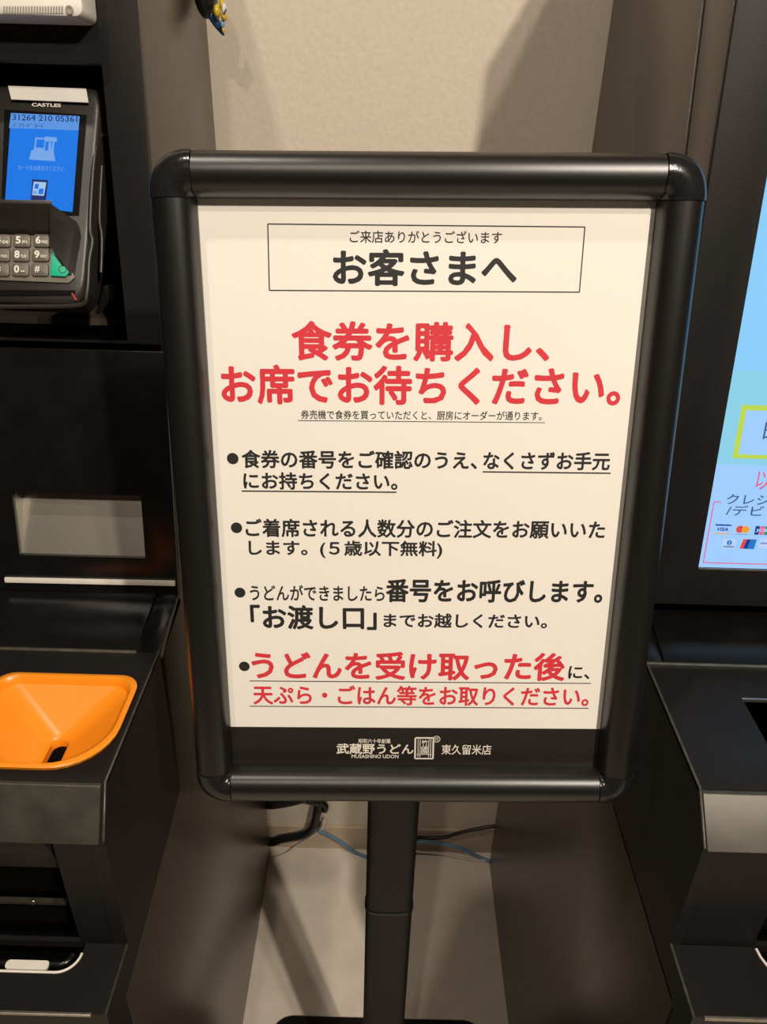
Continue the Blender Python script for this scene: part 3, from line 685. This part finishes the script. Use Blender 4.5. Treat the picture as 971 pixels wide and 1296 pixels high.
T('うどんができましたら', 316.4, 487, 740.5, 760.5, INK, .020); T('番号をお呼びします。', 488.5, 763.5, 733.4, 763, INK, .030)
T('「お渡し口」', 317, 477, 765.8, 797, INK, .030); T('までお越しください。', 485.6, 693, 776.5, 795, INK, .025)
T('うどんを受け取った後', 318.5, 716, 825, 861, RED, .030); T('に、', 719.5, 747, 843, 859.5, INK, .025); rule(316,861.8,748,865,.0006)
T('天ぷら・ごはん等をお取りください。', 320.5, 746, 868, 893, RED, .025); rule(316,893.8,745,896.5,.0006)
obj('notice_sheet', bm, [M['paper'], M['ink'], M['red']], st)
# dark strip along the foot with the shop's name and mark
bm = B()
slab(bm, [PP.p(a,b,-.0034) for a,b in ((-HWD-.003,-HHT-.003),(HWD+.002,-HHT-.003),(HWD+.002,vbot-.0004),(-HWD-.003,vbot-.0004))], PP.w*.0003, 0)
PF = Plane(PP.p(0,0,-.0029), PP.u, PP.v)
def W(s, xl, xr, yt, yb, off=0, slant=0): print_px(bm, PF, s, xl, xr, yt, yb, 1, off, 0, slant)
W('昭和六十年創業', 454, 494.5, 935, 940.8, .012); W('武蔵野うどん', 426, 523.5, 941.2, 954.6, .022); W('MUSASHINO UDON', 445, 504.5, 955, 959.6, .014); W('東久留米店', 559, 622, 942.5, 955.2, .010)
a = PF.uv(525.3, 960); b = PF.uv(548.8, 934)
for i,(p,q) in enumerate((((a[0],a[1]),(b[0],a[1])),((b[0],a[1]),(b[0],b[1])),((b[0],b[1]),(a[0],b[1])),((a[0],b[1]),(a[0],a[1])))): rule_uv(bm, PF, p, q, .0012, 0, 1)
for k in (.16,.27,.75,.86): rule_uv(bm, PF, (a[0]+(b[0]-a[0])*k, a[1]+.0012), (a[0]+(b[0]-a[0])*k, b[1]-.001), .0005, 0, 1)
rule_uv(bm, PF, (a[0]+.001,a[1]+(b[1]-a[1])*.2), (b[0]-.001,a[1]+(b[1]-a[1])*.2), .0005, 0, 1)
letters(bm, PF, '竹', a[0]+(b[0]-a[0])*.34, a[0]+(b[0]-a[0])*.7, a[1]+(b[1]-a[1])*.60, a[1]+(b[1]-a[1])*.92, .0001, 1, .01)
letters(bm, PF, '國', a[0]+(b[0]-a[0])*.34, a[0]+(b[0]-a[0])*.7, a[1]+(b[1]-a[1])*.24, a[1]+(b[1]-a[1])*.58, .0001, 1, .01)
u, v = PF.uv(552.6, 935.5); r = abs(PF.uv(557.4,935.5)[0]-u)
for k in range(20):
    a0, a1 = 2*math.pi*k/20, 2*math.pi*(k+1)/20
    face(bm, [bm.verts.new(PF.p(u+q*math.cos(t_), v+q*math.sin(t_), 0)) for q, t_ in ((r,a0),(r,a1),(r*.82,a1),(r*.82,a0))], 1)
letters(bm, PF, '目', u-r*.42, u+r*.42, v-r*.5, v+r*.5, 0, 1)
obj('shop_name_strip', bm, [M['band'], M['white']], st)

# ------------------------------------------------------------------ cables on the floor by the wall
def fl(px, py, z):                          # a point lying on the floor, or against the wall where the floor ends
    q = onZ(px, py, z); return q if q.y < D-.013-z else onY(px, py, D-.013-z)
YC = D-.022
bm = B()
pts = [Vector((XL-.05, D-.016, .09)), onY(338,1064,YC+.005), onY(360,1061,YC), onY(385,1056,YC-.004), onY(397,1045,YC-.004), onY(402,1025,YC-.002), onY(408,1008,YC), onY(404,995,YC), onY(385,1010,YC), onY(350,1018,YC), onY(335,1018,YC+.004), Vector((XL-.05,D-.016,.14))]
tube(bm, pts, .0085, 10, sub=8)
for p in ((399,1042),(404,1022),(407,1012)):
    c = onY(*p, YC); tube(bm, [c+Vector((-.002,-.001,-.004)), c+Vector((.002,.001,.004))], .0105, 10, sub=1)
tag(obj('power_cable', bm, M['cable'], None, 60), 'thick black cable bundle looped out from behind the left machine', 'cable')
bm = B(); c = onY(397, 1012, YC-.008); axis = [c+Vector((-.012,0,.004)), c+Vector((.012,0,-.002))]
tube(bm, axis, .011, 12, sub=1); tube(bm, [c+Vector((.012,0,-.002)), c+Vector((.022,0,-.016)), c+Vector((.020,0,-.03))], .006, 10); bevel(bm, .0015)
tag(obj('cable_connector', bm, M['cap'], None, 40), 'black plug on the cable bundle just under the poster frame', 'plug')
bm = B()
tube(bm, [fl(320,1090,.004), fl(345,1086,.004), fl(362,1080,.004), fl(378,1069,.004), onY(396,1058,YC-.003), onY(408,1048,YC), onY(412,1035,YC+.008)], .0022, 8)
tag(obj('network_cable', bm, M['wcable'], None, 60), 'thin white cable curving out over the floor from the left machine', 'cable')
bm = B()
tube(bm, [onY(403,1052,YC-.004), onY(412,1055,YC-.004), fl(432,1066,.012), fl(450,1079,.004), fl(470,1085,.004), fl(500,1080,.004), fl(530,1066,.006), fl(560,1068,.005), fl(585,1074,.004), fl(603,1083,.004), fl(620,1090,.004), Vector((XR+.03, fl(620,1090,.004).y-.004, .004))], .0034, 8)
tag(obj('network_cable', bm, M['bcable'], None, 60), 'blue cable running across the floor behind the stand pole', 'cable')
bm = B()
tube(bm, [fl(505,1074,.007), fl(530,1078,.004), fl(560,1081,.004), fl(590,1087,.004), fl(618,1089,.004), Vector((XR+.04, fl(618,1089,.004).y+.01, .004))], .0022, 8)
tag(obj('network_cable', bm, M['wcable'], None, 60), 'thin white cable on the floor running under the right machine', 'cable')
bm = B()
tube(bm, [fl(495,1058,.02), onY(530,1060,D-.014), onY(560,1060,D-.014), onY(590,1052,D-.014), onY(632,1046,D-.012), Vector((XR+.04, D-.014, .06))], .0034, 8)
tag(obj('power_cable', bm, M['cable'], None, 60), 'black cable lying against the baseboard right of the pole', 'cable')

# ------------------------------------------------------------------ little ornament hanging at the back edge of the left machine
YO = D-.085
oc = onY(268, -4, YO)
orn = thing('hanging_ornament', oc, 'small glazed ornament in yellow, white and blue at the back edge of the left machine', 'ornament')
def oy(px, py, dy=0): return onY(px, py, YO+dy)
mm = abs(oy(278,10).x-oy(268,10).x)/10
bm = B(); c = oy(252, -14); c.x = XL+.0125
ball(bm, c, (.012,.020,.026)); obj('body', bm, M['cable'], orn, 60)
bm = B(); a = oy(266,14,.0); b = oy(284,45,0); ax = (a-b).normalized()
s1 = Vector((0,1,0)).cross(ax).normalized()
ball(bm, (oy(262,8)+oy(284,46))/2, (mm*6.5,.008,(oy(262,8)-oy(284,46)).length/2), (s1,Vector((0,1,0)),ax), shape=lambda t: .25+1.0*(1-t)**.8); obj('tail', bm, M['blue'], orn, 60)
bm = B(); ball(bm, oy(275,14,-.010), (mm*4.6,.006,mm*7.5)); ball(bm, oy(284,21,-.010), (mm*4,.006,mm*5)); ball(bm, oy(281,5,-.008), (mm*3,.006,mm*6)); obj('petals', bm, M['yellow'], orn, 60)
bm = B(); ball(bm, oy(284,12,-.012), (mm*3.4,.006,mm*7)); obj('face', bm, M['wresin'], orn, 60)
bm = B(); ball(bm, oy(284.5,15.5,-.018), (mm*.9,.0015,mm*1.2)); ball(bm, oy(286,12.5,-.017), (mm*.9,.0015,mm*1.2)); obj('spots', bm, M['cable'], orn, 60)
bm = B(); ball(bm, oy(282,31,-.009), (mm*2.6,.004,mm*5)); obj('tail_stripe', bm, M['lblue'], orn, 60)
bm = B(); ball(bm, oy(283,38,-.008), (mm*1.8,.004,mm*4)); obj('tail_tip', bm, M['yellow'], orn, 60)
